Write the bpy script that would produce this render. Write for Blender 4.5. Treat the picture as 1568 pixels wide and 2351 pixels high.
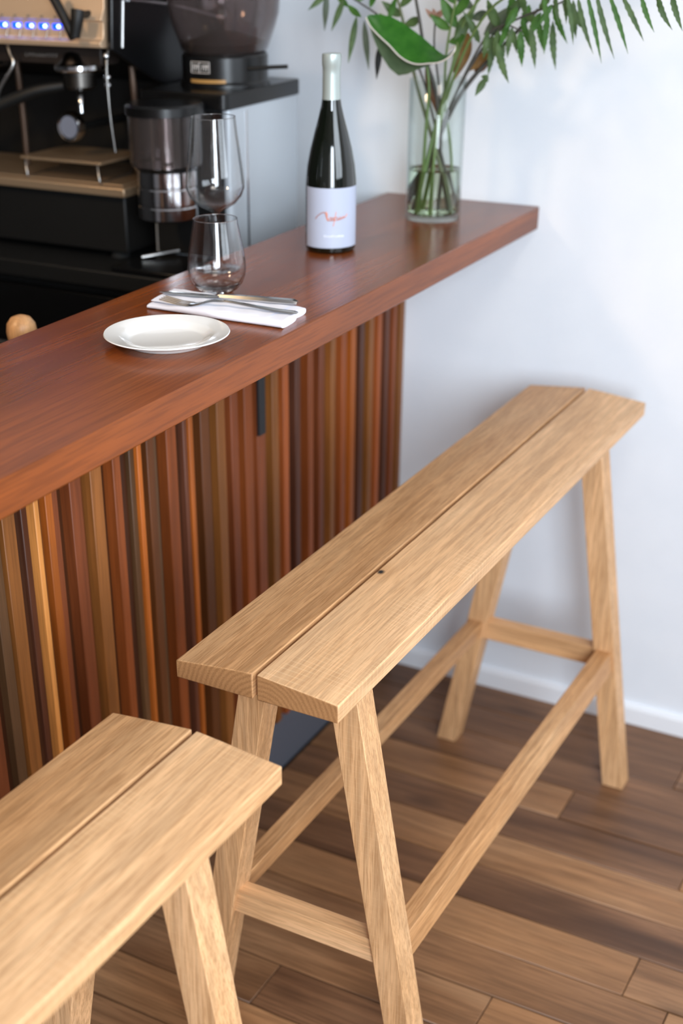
import bpy, bmesh, math, random
from mathutils import Vector, Matrix, Euler
for o in list(bpy.data.objects): bpy.data.objects.remove(o)
S = bpy.context.scene
COL = S.collection
R = math.radians

# ------------------------------------------------------------------ camera
cam = bpy.data.cameras.new('camera'); co = bpy.data.objects.new('camera', cam); COL.objects.link(co)
co.location = (0.87201, -2.50145, 1.55784); co.rotation_euler = (1.07202, 0.01075, 0.51883)
cam.sensor_fit = 'VERTICAL'; cam.sensor_height = 36; cam.lens = 3081.72/2351*36
cam.shift_x = 140.8/2351; cam.shift_y = 282.3/2351
cam.clip_start = .02
cam.dof.use_dof = True; cam.dof.focus_distance = 1.70; cam.dof.aperture_fstop = 3.0
S.camera = co
# ------------------------------------------------------------------ world, light, exposure
w = bpy.data.worlds.new('world'); S.world = w; w.use_nodes = True
w.node_tree.nodes['Background'].inputs[0].default_value = (.80, .88, 1, 1)
w.node_tree.nodes['Background'].inputs[1].default_value = .10
def area(name, loc, target, sx, sy, power, col, spread=180):
    l = bpy.data.lights.new(name, 'AREA'); l.shape = 'RECTANGLE'; l.size = sx; l.size_y = sy; l.energy = power; l.color = col; l.spread = R(spread)
    o = bpy.data.objects.new(name, l); COL.objects.link(o); o.location = loc
    o.rotation_euler = (Vector(target)-Vector(loc)).to_track_quat('-Z', 'Y').to_euler(); return o
area('daylight_right_window', (1.93, -1.45, 1.72), (.2, -.9, .60), 1.3, 1.2, 16, (.80, .90, 1), 150)
area('daylight_tall_window', (1.93, -3.45, 1.62), (.0, -.3, .80), .9, 1.6, 37, (.80, .90, 1), 130)
area('daylight_rear_door', (1.75, -4.93, 1.45), (0.2, -1, 1.0), 0.75, 2.3, 4, (1, .98, .95))
area('added_top_fill', (1.0, -2.1, 2.85), (.5, -1.6, 0), .7, .7, 11, (1, .92, .82))  # added fill from above for the upward faces, no fitting modelled
area('pendant_glow', (-1.0, -2.0, 2.2), (-.4, -1.2, 1.0), .2, .2, 7, (1, .70, .40))
S.view_settings.view_transform = 'Standard'; S.view_settings.look = 'None'
S.view_settings.gamma = 1; S.view_settings.use_curve_mapping = False
S.view_settings.exposure = 0.68

# ------------------------------------------------------------------ materials
def srgb(r, g, b):
    f = lambda c: (c/255/12.92) if c/255 <= .04045 else ((c/255+.055)/1.055)**2.4
    return (f(r), f(g), f(b), 1)
def mat(name, col, rough=.5, metal=0, **k):
    m = bpy.data.materials.new(name); m.use_nodes = True; b = m.node_tree.nodes['Principled BSDF']
    b.inputs['Base Color'].default_value = col; b.inputs['Roughness'].default_value = rough; b.inputs['Metallic'].default_value = metal
    for kk, v in k.items(): b.inputs[kk.replace('_', ' ')].default_value = v
    return m
def ramp(nt, src, stops, interp='LINEAR'):
    r = nt.nodes.new('ShaderNodeValToRGB'); r.color_ramp.interpolation = interp
    e = r.color_ramp.elements
    while len(e) < len(stops): e.new(.5)
    for i, (p, c) in enumerate(stops): e[i].position = p; e[i].color = c
    nt.links.new(src, r.inputs[0]); return r.outputs[0]
def mixc(nt, fac, a, b, mode='MIX'):
    m = nt.nodes.new('ShaderNodeMix'); m.data_type = 'RGBA'; m.blend_type = mode
    if isinstance(fac, float): m.inputs[0].default_value = fac
    else: nt.links.new(fac, m.inputs[0])
    for s, v in ((6, a), (7, b)):
        if isinstance(v, tuple): m.inputs[s].default_value = v
        else: nt.links.new(v, m.inputs[s])
    return m.outputs[2]
def math_(nt, op, a, b):
    m = nt.nodes.new('ShaderNodeMath'); m.operation = op
    for s, v in ((0, a), (1, b)):
        if isinstance(v, (int, float)): m.inputs[s].default_value = v
        else: nt.links.new(v, m.inputs[s])
    return m.outputs[0]
G4 = lambda v: (v, v, v, 1)
def wood(name, axis, light, mid, dark, rough=.5, streak=150, pore=.35, bump=.25, seed=0., large=9., spec=.4, fleck=0., knot=None, blotch=.5, knots=0., smix=.6):
    """procedural timber, the grain running along one object axis"""
    m = bpy.data.materials.new(name); m.use_nodes = True; nt = m.node_tree; N = nt.nodes; L = nt.links
    b = N['Principled BSDF']; tc = N.new('ShaderNodeTexCoord'); oi = N.new('ShaderNodeObjectInfo')
    off = N.new('ShaderNodeVectorMath'); off.operation = 'ADD'
    cmb = N.new('ShaderNodeCombineXYZ')
    for i in range(3): L.new(math_(nt, 'MULTIPLY', oi.outputs['Random'], 7.3+i*3.1), cmb.inputs[i])
    L.new(tc.outputs['Object'], off.inputs[0]); L.new(cmb.outputs[0], off.inputs[1])
    def noise(sc, stretch, detail=4, rgh=.55, dist=0.):
        mp = N.new('ShaderNodeMapping'); s = [sc]*3; s[axis] = sc*stretch; mp.inputs['Scale'].default_value = s
        mp.inputs['Location'].default_value = (seed, seed*1.7, seed*.6)
        L.new(off.outputs[0], mp.inputs[0]); n = N.new('ShaderNodeTexNoise'); n.inputs['Scale'].default_value = 1
        n.inputs['Detail'].default_value = detail; n.inputs['Roughness'].default_value = rgh; n.inputs['Distortion'].default_value = dist
        L.new(mp.outputs[0], n.inputs[0]); return n.outputs[0]
    big = noise(large, .18, 3, .5, .6); st = noise(streak, .035, 4, .6); fine = noise(streak*4.2, .035, 3, .6)
    c = ramp(nt, big, [(.3, dark), (.5, mid), (.72, light)])
    c = mixc(nt, float(blotch), mid, c)
    s1 = ramp(nt, st, [(.38, G4(.62)), (.62, G4(1.12))])
    c = mixc(nt, float(smix), c, s1, 'MULTIPLY')
    po = ramp(nt, fine, [(.40, G4(1)), (.52, G4(0))])
    c = mixc(nt, math_(nt, 'MULTIPLY', po, pore), c, mixc(nt, .6, dark, (dark[0]*.5, dark[1]*.45, dark[2]*.4, 1)))
    if fleck:
        mp = N.new('ShaderNodeMapping'); s = [30.]*3; s[axis] = 95.; mp.inputs['Scale'].default_value = s
        L.new(off.outputs[0], mp.inputs[0]); wv = N.new('ShaderNodeTexWave'); wv.bands_direction = 'Y' if axis == 1 else 'Z'
        wv.inputs['Scale'].default_value = .33; wv.inputs['Distortion'].default_value = 9; wv.inputs['Detail'].default_value = 1.4; wv.inputs['Detail Scale'].default_value = .32
        L.new(mp.outputs[0], wv.inputs[0])
        f = ramp(nt, wv.outputs[1], [(.93, G4(0)), (.99, G4(1))])
        mask = ramp(nt, noise(14, .5, 2), [(.48, G4(0)), (.62, G4(1))])
        c = mixc(nt, math_(nt, 'MULTIPLY', math_(nt, 'MULTIPLY', f, mask), fleck), c, (min(1, light[0]*1.25), min(1, light[1]*1.3), min(1, light[2]*1.35), 1))
    if knots:
        vo = N.new('ShaderNodeTexVoronoi'); mp = N.new('ShaderNodeMapping'); s = [7.]*3; s[axis] = 3.2; mp.inputs['Scale'].default_value = s
        L.new(off.outputs[0], mp.inputs[0]); L.new(mp.outputs[0], vo.inputs[0]); vo.inputs['Scale'].default_value = 1
        k = ramp(nt, vo.outputs[0], [(.02, G4(1)), (.17, G4(0))]); c = mixc(nt, math_(nt, 'MULTIPLY', k, knots), c, (dark[0]*.35, dark[1]*.33, dark[2]*.3, 1))
    if knot:
        dn = N.new('ShaderNodeVectorMath'); dn.operation = 'SUBTRACT'; L.new(tc.outputs['Object'], dn.inputs[0]); dn.inputs[1].default_value = knot
        ds = N.new('ShaderNodeVectorMath'); ds.operation = 'MULTIPLY'; L.new(dn.outputs[0], ds.inputs[0]); ds.inputs[1].default_value = (1, .7, .6)
        ln = N.new('ShaderNodeVectorMath'); ln.operation = 'LENGTH'; L.new(ds.outputs[0], ln.inputs[0])
        d = math_(nt, 'ADD', ln.outputs['Value'], math_(nt, 'MULTIPLY', fine, .003))
        c = mixc(nt, ramp(nt, d, [(.006, G4(.5)), (.03, G4(0))]), c, dark)
        c = mixc(nt, ramp(nt, d, [(.0050, G4(1)), (.0066, G4(0))]), c, (.012, .008, .006, 1))
    L.new(c, b.inputs['Base Color']); b.inputs['Roughness'].default_value = rough; b.inputs['Specular IOR Level'].default_value = spec
    bm_ = N.new('ShaderNodeBump'); bm_.inputs['Strength'].default_value = bump; bm_.inputs['Distance'].default_value = .0006
    L.new(fine, bm_.inputs['Height']); L.new(bm_.outputs[0], b.inputs['Normal'])
    return m
OA = (srgb(240, 200, 158), srgb(222, 174, 126), srgb(190, 138, 88))
oakY = wood('oak_length_y', 1, srgb(230, 186, 138), srgb(212, 160, 110), srgb(180, 126, 76), rough=.52, pore=.55, seed=1, streak=130)
oakYf = wood('oak_flecked_y', 1, *OA, rough=.5, pore=.46, seed=4, fleck=.12, streak=130, large=7)
oakYfk = wood('oak_flecked_knot', 1, *OA, rough=.5, pore=.40, seed=4, fleck=.2, streak=130, large=7, knot=(.0085, -.286, .7535))
oakX = wood('oak_length_x', 0, *OA, rough=.52, pore=.4, seed=2, streak=120)
oakZ = wood('oak_length_z', 2, *OA, rough=.52, pore=.5, seed=3, fleck=.05, streak=120)
mahog = wood('red_brown_hardwood', 1, srgb(150, 78, 29), srgb(122, 60, 21), srgb(86, 41, 14), rough=.24, pore=.30, streak=60, bump=.05, large=6, spec=.3, blotch=.7, smix=.4)
darkshelf = wood('dark_shelf_wood', 1, srgb(90, 50, 30), srgb(70, 38, 22), srgb(45, 25, 14), rough=.5)
BAT = {}
for k, c in dict(tan=(136, 84, 46), orange=(170, 92, 38), pale=(212, 142, 86), red=(126, 66, 40), brown=(108, 62, 34), purple=(92, 54, 44), dark=(66, 35, 20), grey=(100, 70, 52), rust=(146, 76, 40)).items():
    m_ = srgb(c[0], c[1]*.98, c[2]*.82); BAT[k] = wood('batten_'+k, 2, tuple(min(1, x*1.35) for x in m_[:3])+(1,), m_, tuple(x*.6 for x in m_[:3])+(1,), rough=.45, streak=70, pore=.25, bump=.15, large=5, blotch=.9, spec=.25)
FLO = [wood('floor_oak_%s' % k, 0, srgb(*a), srgb(*b_), srgb(*c), rough=.42, streak=60, pore=.4, bump=.2, large=6, blotch=1., knots=.6, seed=i*3.) for i, (k, a, b_, c) in enumerate((
    ('warm', (188, 142, 100), (162, 116, 77), (118, 80, 50)), ('mid', (174, 130, 92), (146, 104, 70), (106, 72, 46)), ('dark', (152, 110, 78), (126, 88, 60), (90, 60, 40))))]
def wallmat():
    m = mat('white_plaster', srgb(232, 236, 242), .62); nt = m.node_tree; N = nt.nodes; L = nt.links
    tc = N.new('ShaderNodeTexCoord'); n = N.new('ShaderNodeTexNoise'); n.inputs['Scale'].default_value = 9; n.inputs['Detail'].default_value = 6
    L.new(tc.outputs['Object'], n.inputs[0]); bp = N.new('ShaderNodeBump'); bp.inputs['Strength'].default_value = .12; bp.inputs['Distance'].default_value = .01
    L.new(n.outputs[0], bp.inputs['Height']); L.new(bp.outputs[0], N['Principled BSDF'].inputs['Normal'])
    L.new(ramp(nt, n.outputs[0], [(.3, srgb(229, 234, 241)), (.7, srgb(234, 238, 244))]), N['Principled BSDF'].inputs['Base Color'])
    return m
WALL = wallmat()
WHITEP = mat('white_gloss_paint', srgb(240, 242, 246), .35)
DARKWALL = mat('dark_back_bar_paint', srgb(30, 27, 26), .7)
CEIL = mat('ceiling_paint', srgb(215, 215, 215), .8)
BLACK = mat('black_enamel', srgb(9, 9, 10), .3)
BLACKM = mat('black_matt', srgb(7, 7, 7), .55)
RUBBER = mat('black_rubber', srgb(20, 20, 20), .85)
STEELP = mat('bracket_black_steel', srgb(24, 24, 26), .55)
SLATE = mat('slate_plinth', srgb(88, 92, 102), .6)
CHROME = mat('chrome', (.72, .72, .74, 1), .12, 1)
SATIN = mat('satin_steel', (.55, .54, .53, 1), .3, 1)
BRUSH = mat('brushed_panel_lamp_reflection', (.74, .52, .34, 1), .42, .55)  # gold tone is a warm lamp's reflection put into the base colour
TRAYM = mat('steel_tray_wood_reflection', (.42, .29, .18, 1), .38, .6)  # stainless steel with the brown of reflected wood put into its colour
ALU = mat('grinder_silver_paint', srgb(196, 203, 210), .36, .25)
PORC = mat('white_porcelain', srgb(240, 240, 238), .12, Coat_Weight=.5)
NAPK = mat('white_linen', srgb(232, 232, 242), .85, Sheen_Weight=.3)
CUT = mat('polished_cutlery', (.62, .61, .60, 1), .16, 1)
FOIL = mat('pale_green_foil', srgb(178, 188, 184), .35, .35)
LABEL = mat('pale_blue_label_paper', srgb(182, 189, 208), .5)
COPPER = mat('copper_print', srgb(224, 140, 106), .35, .5)
WPRINT = mat('white_print', srgb(244, 246, 252), .4)
GREYP = mat('grey_print', srgb(95, 95, 95), .5)
GOLDP = mat('gold_print', srgb(170, 128, 72), .4)
BOTTLE = mat('dark_green_bottle_glass', srgb(12, 16, 10), .04, Coat_Weight=.6)
def schlick(nt):
    lw = nt.nodes.new('ShaderNodeLayerWeight'); lw.inputs[0].default_value = .5
    return math_(nt, 'ADD', math_(nt, 'MULTIPLY', math_(nt, 'POWER', lw.outputs['Facing'], 3.2), .85), .04)
def glass(name, col=(1, 1, 1, 1), ior=1.45, rough=0.):
    m = bpy.data.materials.new(name); m.use_nodes = True; N = m.node_tree.nodes; N.remove(N['Principled BSDF'])
    g = N.new('ShaderNodeBsdfGlass'); g.inputs[0].default_value = col; g.inputs['Roughness'].default_value = rough; g.inputs['IOR'].default_value = ior
    m.node_tree.links.new(g.outputs[0], N['Material Output'].inputs[0]); return m
def thin(name, face, edge, rough=.0):
    """thin-walled glass: clear face on, tinted where the wall is seen edge on, Fresnel reflection"""
    m = bpy.data.materials.new(name); m.use_nodes = True; nt = m.node_tree; N = nt.nodes; N.remove(N['Principled BSDF'])
    lw = N.new('ShaderNodeLayerWeight'); lw.inputs[0].default_value = .35
    t = N.new('ShaderNodeBsdfTransparent'); nt.links.new(ramp(nt, lw.outputs['Facing'], [(.55, face), (1., edge)]), t.inputs[0])
    g = N.new('ShaderNodeBsdfGlossy'); g.inputs['Roughness'].default_value = rough
    b_ = N.new('ShaderNodeMixShader'); nt.links.new(schlick(nt), b_.inputs[0]); nt.links.new(t.outputs[0], b_.inputs[1]); nt.links.new(g.outputs[0], b_.inputs[2])
    nt.links.new(b_.outputs[0], N['Material Output'].inputs[0]); return m
GLASS = thin('clear_glass', (.985, .985, .985, 1), (.5, .52, .53, 1)); SOLIDG = glass('solid_glass'); VGLASS = thin('greenish_vase_glass', (.96, .985, .975, 1), (.42, .60, .54, 1)); WATER = glass('vase_water', (.93, .97, .88, 1), 1.33)
def plastic(name, col, fac):
    m = bpy.data.materials.new(name); m.use_nodes = True; nt = m.node_tree; N = nt.nodes; N.remove(N['Principled BSDF'])
    t = N.new('ShaderNodeBsdfTransparent'); t.inputs[0].default_value = col
    g = N.new('ShaderNodeBsdfGlossy'); g.inputs['Roughness'].default_value = .08
    d = N.new('ShaderNodeBsdfDiffuse'); d.inputs[0].default_value = (.16, .14, .13, 1)
    a = N.new('ShaderNodeMixShader'); b_ = N.new('ShaderNodeMixShader')
    a.inputs[0].default_value = fac; nt.links.new(t.outputs[0], a.inputs[1]); nt.links.new(d.outputs[0], a.inputs[2])
    nt.links.new(schlick(nt), b_.inputs[0]); nt.links.new(a.outputs[0], b_.inputs[1]); nt.links.new(g.outputs[0], b_.inputs[2])
    nt.links.new(b_.outputs[0], N['Material Output'].inputs[0]); return m
SMOKE = plastic('smoked_clear_plastic', (.80, .75, .75, 1), .12)
def emis(name, col, s):
    m = mat(name, col, .3); b = m.node_tree.nodes['Principled BSDF']; b.inputs['Emission Color'].default_value = col; b.inputs['Emission Strength'].default_value = s; return m
LEDW = emis('led_white', (.45, .72, 1, 1), 3.2); LEDB = emis('led_blue', (.0, .06, 1, 1), 1.5)
def leafmat(name, a, b_, rough=.45, tr=.25):
    m = mat(name, a, rough); nt = m.node_tree; N = nt.nodes; B = N['Principled BSDF']
    tc = N.new('ShaderNodeTexCoord'); n = N.new('ShaderNodeTexNoise'); n.inputs['Scale'].default_value = 60
    nt.links.new(tc.outputs['Object'], n.inputs[0]); nt.links.new(ramp(nt, n.outputs[0], [(.3, a), (.7, b_)]), B.inputs['Base Color'])
    B.inputs['Subsurface Weight'].default_value = 0.
    t = N.new('ShaderNodeBsdfTranslucent'); t.inputs[0].default_value = b_; mx = N.new('ShaderNodeMixShader'); mx.inputs[0].default_value = tr
    nt.links.new(B.outputs[0], mx.inputs[1]); nt.links.new(t.outputs[0], mx.inputs[2]); nt.links.new(mx.outputs[0], N['Material Output'].inputs[0]); return m
LF1 = leafmat('fern_green', srgb(72, 122, 50), srgb(104, 150, 72)); LF2 = leafmat('dull_green', srgb(84, 112, 66), srgb(116, 142, 90))
LF3 = leafmat('grey_green', srgb(98, 112, 92), srgb(128, 140, 118)); LFB = leafmat('bright_green', srgb(52, 118, 34), srgb(74, 140, 48), .3, .1)
LFU = leafmat('pale_underside', srgb(88, 112, 82), srgb(108, 130, 98), .5, .1); EDGE = mat('pale_leaf_edge', srgb(205, 198, 190), .6)
DRY = leafmat('dry_ochre', srgb(140, 108, 62), srgb(178, 140, 84)); DRYB = leafmat('dry_brown', srgb(104, 62, 36), srgb(132, 84, 50))
DARKL = leafmat('withered_dark', srgb(40, 40, 38), srgb(58, 60, 54)); STEMD = mat('dark_stem', srgb(70, 68, 62), .7); STEMG = mat('green_stem', srgb(94, 116, 62), .55); STEMO = mat('olive_stem', srgb(92, 98, 68), .6)
PINK = leafmat('pale_pink_petal', srgb(190, 150, 132), srgb(214, 178, 158)); REDB = mat('dark_red_bud', srgb(120, 44, 50), .5)
BEAN = mat('roasted_coffee', srgb(48, 26, 20), .45)
KNOB = wood('turned_beech', 2, srgb(232, 186, 136), srgb(214, 160, 108), srgb(180, 122, 76), rough=.35, streak=80, pore=.2)

# ------------------------------------------------------------------ helpers
def link(name, me, m, parent=None, loc=None):
    o = bpy.data.objects.new(name, me); COL.objects.link(o)
    if m is not None:
        for x in (m if isinstance(m, (list, tuple)) else [m]): me.materials.append(x)
    if parent is not None: o.parent = parent
    if loc is not None: o.location = loc
    return o
def obj(name, bm, m, parent=None, world=False, smooth=None, bevel=0., loc=None, seg=2):
    if world and parent is not None:      # geometry given in world coordinates, parent is an unrotated empty (or its child)
        p = parent; v = Vector((0, 0, 0))
        while p is not None: v += p.location; p = p.parent
        bmesh.ops.translate(bm, verts=bm.verts, vec=-v)
    bmesh.ops.recalc_face_normals(bm, faces=bm.faces)
    me = bpy.data.meshes.new(name); bm.to_mesh(me); bm.free()
    o = link(name, me, m, parent, loc)
    if smooth is not None:
        for p in me.polygons: p.use_smooth = True
        try: me.set_sharp_from_angle(angle=R(smooth))
        except Exception: pass
    if bevel:
        md = o.modifiers.new('bevel', 'BEVEL'); md.width = bevel; md.segments = seg; md.limit_method = 'ANGLE'; md.angle_limit = R(35)
        for p in me.polygons: p.use_smooth = True
        try: me.set_sharp_from_angle(angle=R(30))
        except Exception: pass
    return o
def thing(name, label, cat, loc=(0, 0, 0), group=None, rz=0):
    o = bpy.data.objects.new(name, None); COL.objects.link(o); o.location = loc; o.rotation_euler = (0, 0, rz); o.empty_display_size = .05
    return tag(o, label, cat, group)
def tag(o, label, cat, group=None):
    o['label'] = label; o['category'] = cat
    if group: o['group'] = group
    return o
def struct(o): o['kind'] = 'structure'; return o
def box(bm, x0, x1, y0, y1, z0, z1):
    v = [bm.verts.new(p) for p in ((x0, y0, z0), (x1, y0, z0), (x1, y1, z0), (x0, y1, z0), (x0, y0, z1), (x1, y0, z1), (x1, y1, z1), (x0, y1, z1))]
    for f in ((0, 3, 2, 1), (4, 5, 6, 7), (0, 1, 5, 4), (1, 2, 6, 5), (2, 3, 7, 6), (3, 0, 4, 7)): bm.faces.new([v[i] for i in f])
    return v
def B(*a):
    bm = bmesh.new(); box(bm, *a); return bm
def hexa(bm, bot, top):
    v = [bm.verts.new(p) for p in list(bot)+list(top)]
    for f in ((0, 3, 2, 1), (4, 5, 6, 7), (0, 1, 5, 4), (1, 2, 6, 5), (2, 3, 7, 6), (3, 0, 4, 7)): bm.faces.new([v[i] for i in f])
def lathe(bm, prof, c=(0, 0, 0), n=48, closed=False, axis='Z'):
    rings = []
    def P(r, z, a):
        x, y = r*math.cos(a), r*math.sin(a)
        if axis == 'Z': q = (x, y, z)
        elif axis == 'Y': q = (x, z, y)
        else: q = (z, x, y)
        return (q[0]+c[0], q[1]+c[1], q[2]+c[2])
    for r, z in prof:
        if r < 1e-6: rings.append([bm.verts.new(P(0, z, 0))])
        else: rings.append([bm.verts.new(P(r, z, 2*math.pi*i/n)) for i in range(n)])
    m = len(rings)
    for k in range(m if closed else m-1):
        a, b = rings[k], rings[(k+1) % m]
        for i in range(n):
            j = (i+1) % n
            if len(a) == 1 and len(b) == 1: continue
            if len(a) == 1: bm.faces.new((a[0], b[i], b[j]))
            elif len(b) == 1: bm.faces.new((a[i], b[0], a[j]))
            else: bm.faces.new((a[i], b[i], b[j], a[j]))
    return bm
def L(prof, c=(0, 0, 0), n=48, **k): return lathe(bmesh.new(), prof, c, n, **k)
def catmull(pts, n=6):
    P = [Vector(p) for p in pts]; P = [2*P[0]-P[1]]+P+[2*P[-1]-P[-2]]; out = []
    for i in range(1, len(P)-2):
        for k in range(n):
            t = k/n; a, b, c, d = P[i-1:i+3]
            out.append(.5*((2*b)+(c-a)*t+(2*a-5*b+4*c-d)*t*t+(3*b-a-3*c+d)*t**3))
    out.append(P[-2]); return out
def tube(bm, pts, r, n=8, smooth=6):
    P = catmull(pts, smooth) if smooth and len(pts) > 2 else [Vector(p) for p in pts]
    rings = []; m = len(P)
    up = Vector((0, 0, 1)); t0 = (P[1]-P[0]).normalized()
    if abs(t0.dot(up)) > .9: up = Vector((1, 0, 0))
    u = t0.cross(up).normalized()
    for i, p in enumerate(P):
        t = (P[min(i+1, m-1)]-P[max(i-1, 0)]).normalized(); u = (u-t*u.dot(t)).normalized(); v = t.cross(u)
        rr = r if isinstance(r, (int, float)) else r[0]+(r[1]-r[0])*i/(m-1)
        rings.append([bm.verts.new(p+rr*(math.cos(2*math.pi*k/n)*u+math.sin(2*math.pi*k/n)*v)) for k in range(n)])
    for a, b in zip(rings, rings[1:]):
        for k in range(n): bm.faces.new((a[k], a[(k+1) % n], b[(k+1) % n], b[k]))
    bm.faces.new(rings[0]); bm.faces.new(rings[-1][::-1]); return bm
def T(pts, r, n=8, smooth=6): return tube(bmesh.new(), pts, r, n, smooth)
def extrude_prof(prof, axis, a, b):
    """closed polygon in the plane normal to an axis, extruded from a to b"""
    bm = bmesh.new()
    def P(u, v, w): return {0: (w, u, v), 1: (u, w, v), 2: (u, v, w)}[axis]
    A = [bm.verts.new(P(u, v, a)) for u, v in prof]; Bv = [bm.verts.new(P(u, v, b)) for u, v in prof]; n = len(prof)
    for i in range(n): bm.faces.new((A[i], A[(i+1) % n], Bv[(i+1) % n], Bv[i]))
    bm.faces.new(A[::-1]); bm.faces.new(Bv); return bm

# ================================================================== STRUCTURE
H = 1.0529                                   # bar top height
XR, YB, ZC = 1.95, -5.0, 2.9
floor = struct(obj('floor', B(-2.3, XR, YB, .05, -.05, -.004), BLACKM))
random.seed(7)
pw = .1025
y = -.001; row = 0
protos = {}
while y-pw > -3.3:
    xs = [-.27, 1.94]; xc = -.27+random.uniform(.5, 1.5)
    cuts = [-.27]
    while xc < 1.85: cuts.append(xc); xc += random.uniform(1.1, 1.7)
    cuts.append(1.94)
    if row == 8: cuts = [-.27, .605, 1.94]
    if row == 10: cuts = [-.27, .012, 1.0, 1.94]
    for a, b in zip(cuts, cuts[1:]):
        dz = random.uniform(-.0006, .0006)
        o = obj('plank', B(a+.0007-(a+b)/2, b-.0007-(a+b)/2, -pw/2+.0013, pw/2-.0013, -.015, 0), FLO[random.choice((0, 0, 1, 1, 2))], floor, bevel=.0012, seg=1)
        o.location = ((a+b)/2, y-pw/2, dz)
    y -= pw; row += 1
obj('rear_boards', B(-2.2, XR, YB, y, -.004, 0), FLO[1], floor)
obj('floor_shade_sheet', B(-2.2, -.33, -3.3, -.002, -.003, .012), RUBBER, floor)['label'] = 'black sheet added for the shade on the floor behind the bar'  # added dark sheet, stands in for the bar's shade on the floor
wb = struct(obj('wall_back', B(-2.3, XR, 0, .12, 0, ZC), WALL))
struct(obj('baseboard_back', extrude_prof([(0, 0), (-.013, 0), (-.013, .036), (-.010, .043), (-.003, .045), (0, .045)], 0, -.27, 1.9), WHITEP, None))
struct(obj('wall_left', B(-2.3, -2.2, YB, 0, 0, ZC), DARKWALL))
struct(obj('ceiling', B(-2.3, XR, YB, .1, ZC, ZC+.1), CEIL))
# right wall with its window opening
bm = bmesh.new()
def wall_open(bm, wins):
    y = YB
    for a, b, z0, z1 in wins:
        box(bm, XR, XR+.15, y, a, 0, ZC); box(bm, XR, XR+.15, a, b, 0, z0); box(bm, XR, XR+.15, a, b, z1, ZC); y = b
    box(bm, XR, XR+.15, y, 0, 0, ZC)
wall_open(bm, [(-4.0, -2.9, .75, 2.5), (-2.2, -.7, .9, 2.35)])
struct(obj('wall_right', bm, WALL))
for k, (wy0, wy1, wz0, wz1) in enumerate([(-2.2, -.7, .9, 2.35), (-4.0, -2.9, .75, 2.5)]):
    bm = bmesh.new()
    for a in (wy0, (wy0+wy1)/2-.02, wy1-.04): box(bm, XR+.04, XR+.09, a, a+.04, wz0, wz1)
    box(bm, XR+.04, XR+.09, wy0, wy1, wz0, wz0+.04); box(bm, XR+.04, XR+.09, wy0, wy1, wz1-.04, wz1)
    struct(obj('window_%d' % (k+1), bm, WHITEP))
bm = bmesh.new()
box(bm, -2.3, 1.3, YB-.12, YB, 0, ZC); box(bm, 1.3, XR, YB-.12, YB, 2.65, ZC); box(bm, 1.3, XR, YB-.12, YB, 0, .25)
struct(obj('wall_front', bm, WALL))

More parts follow.
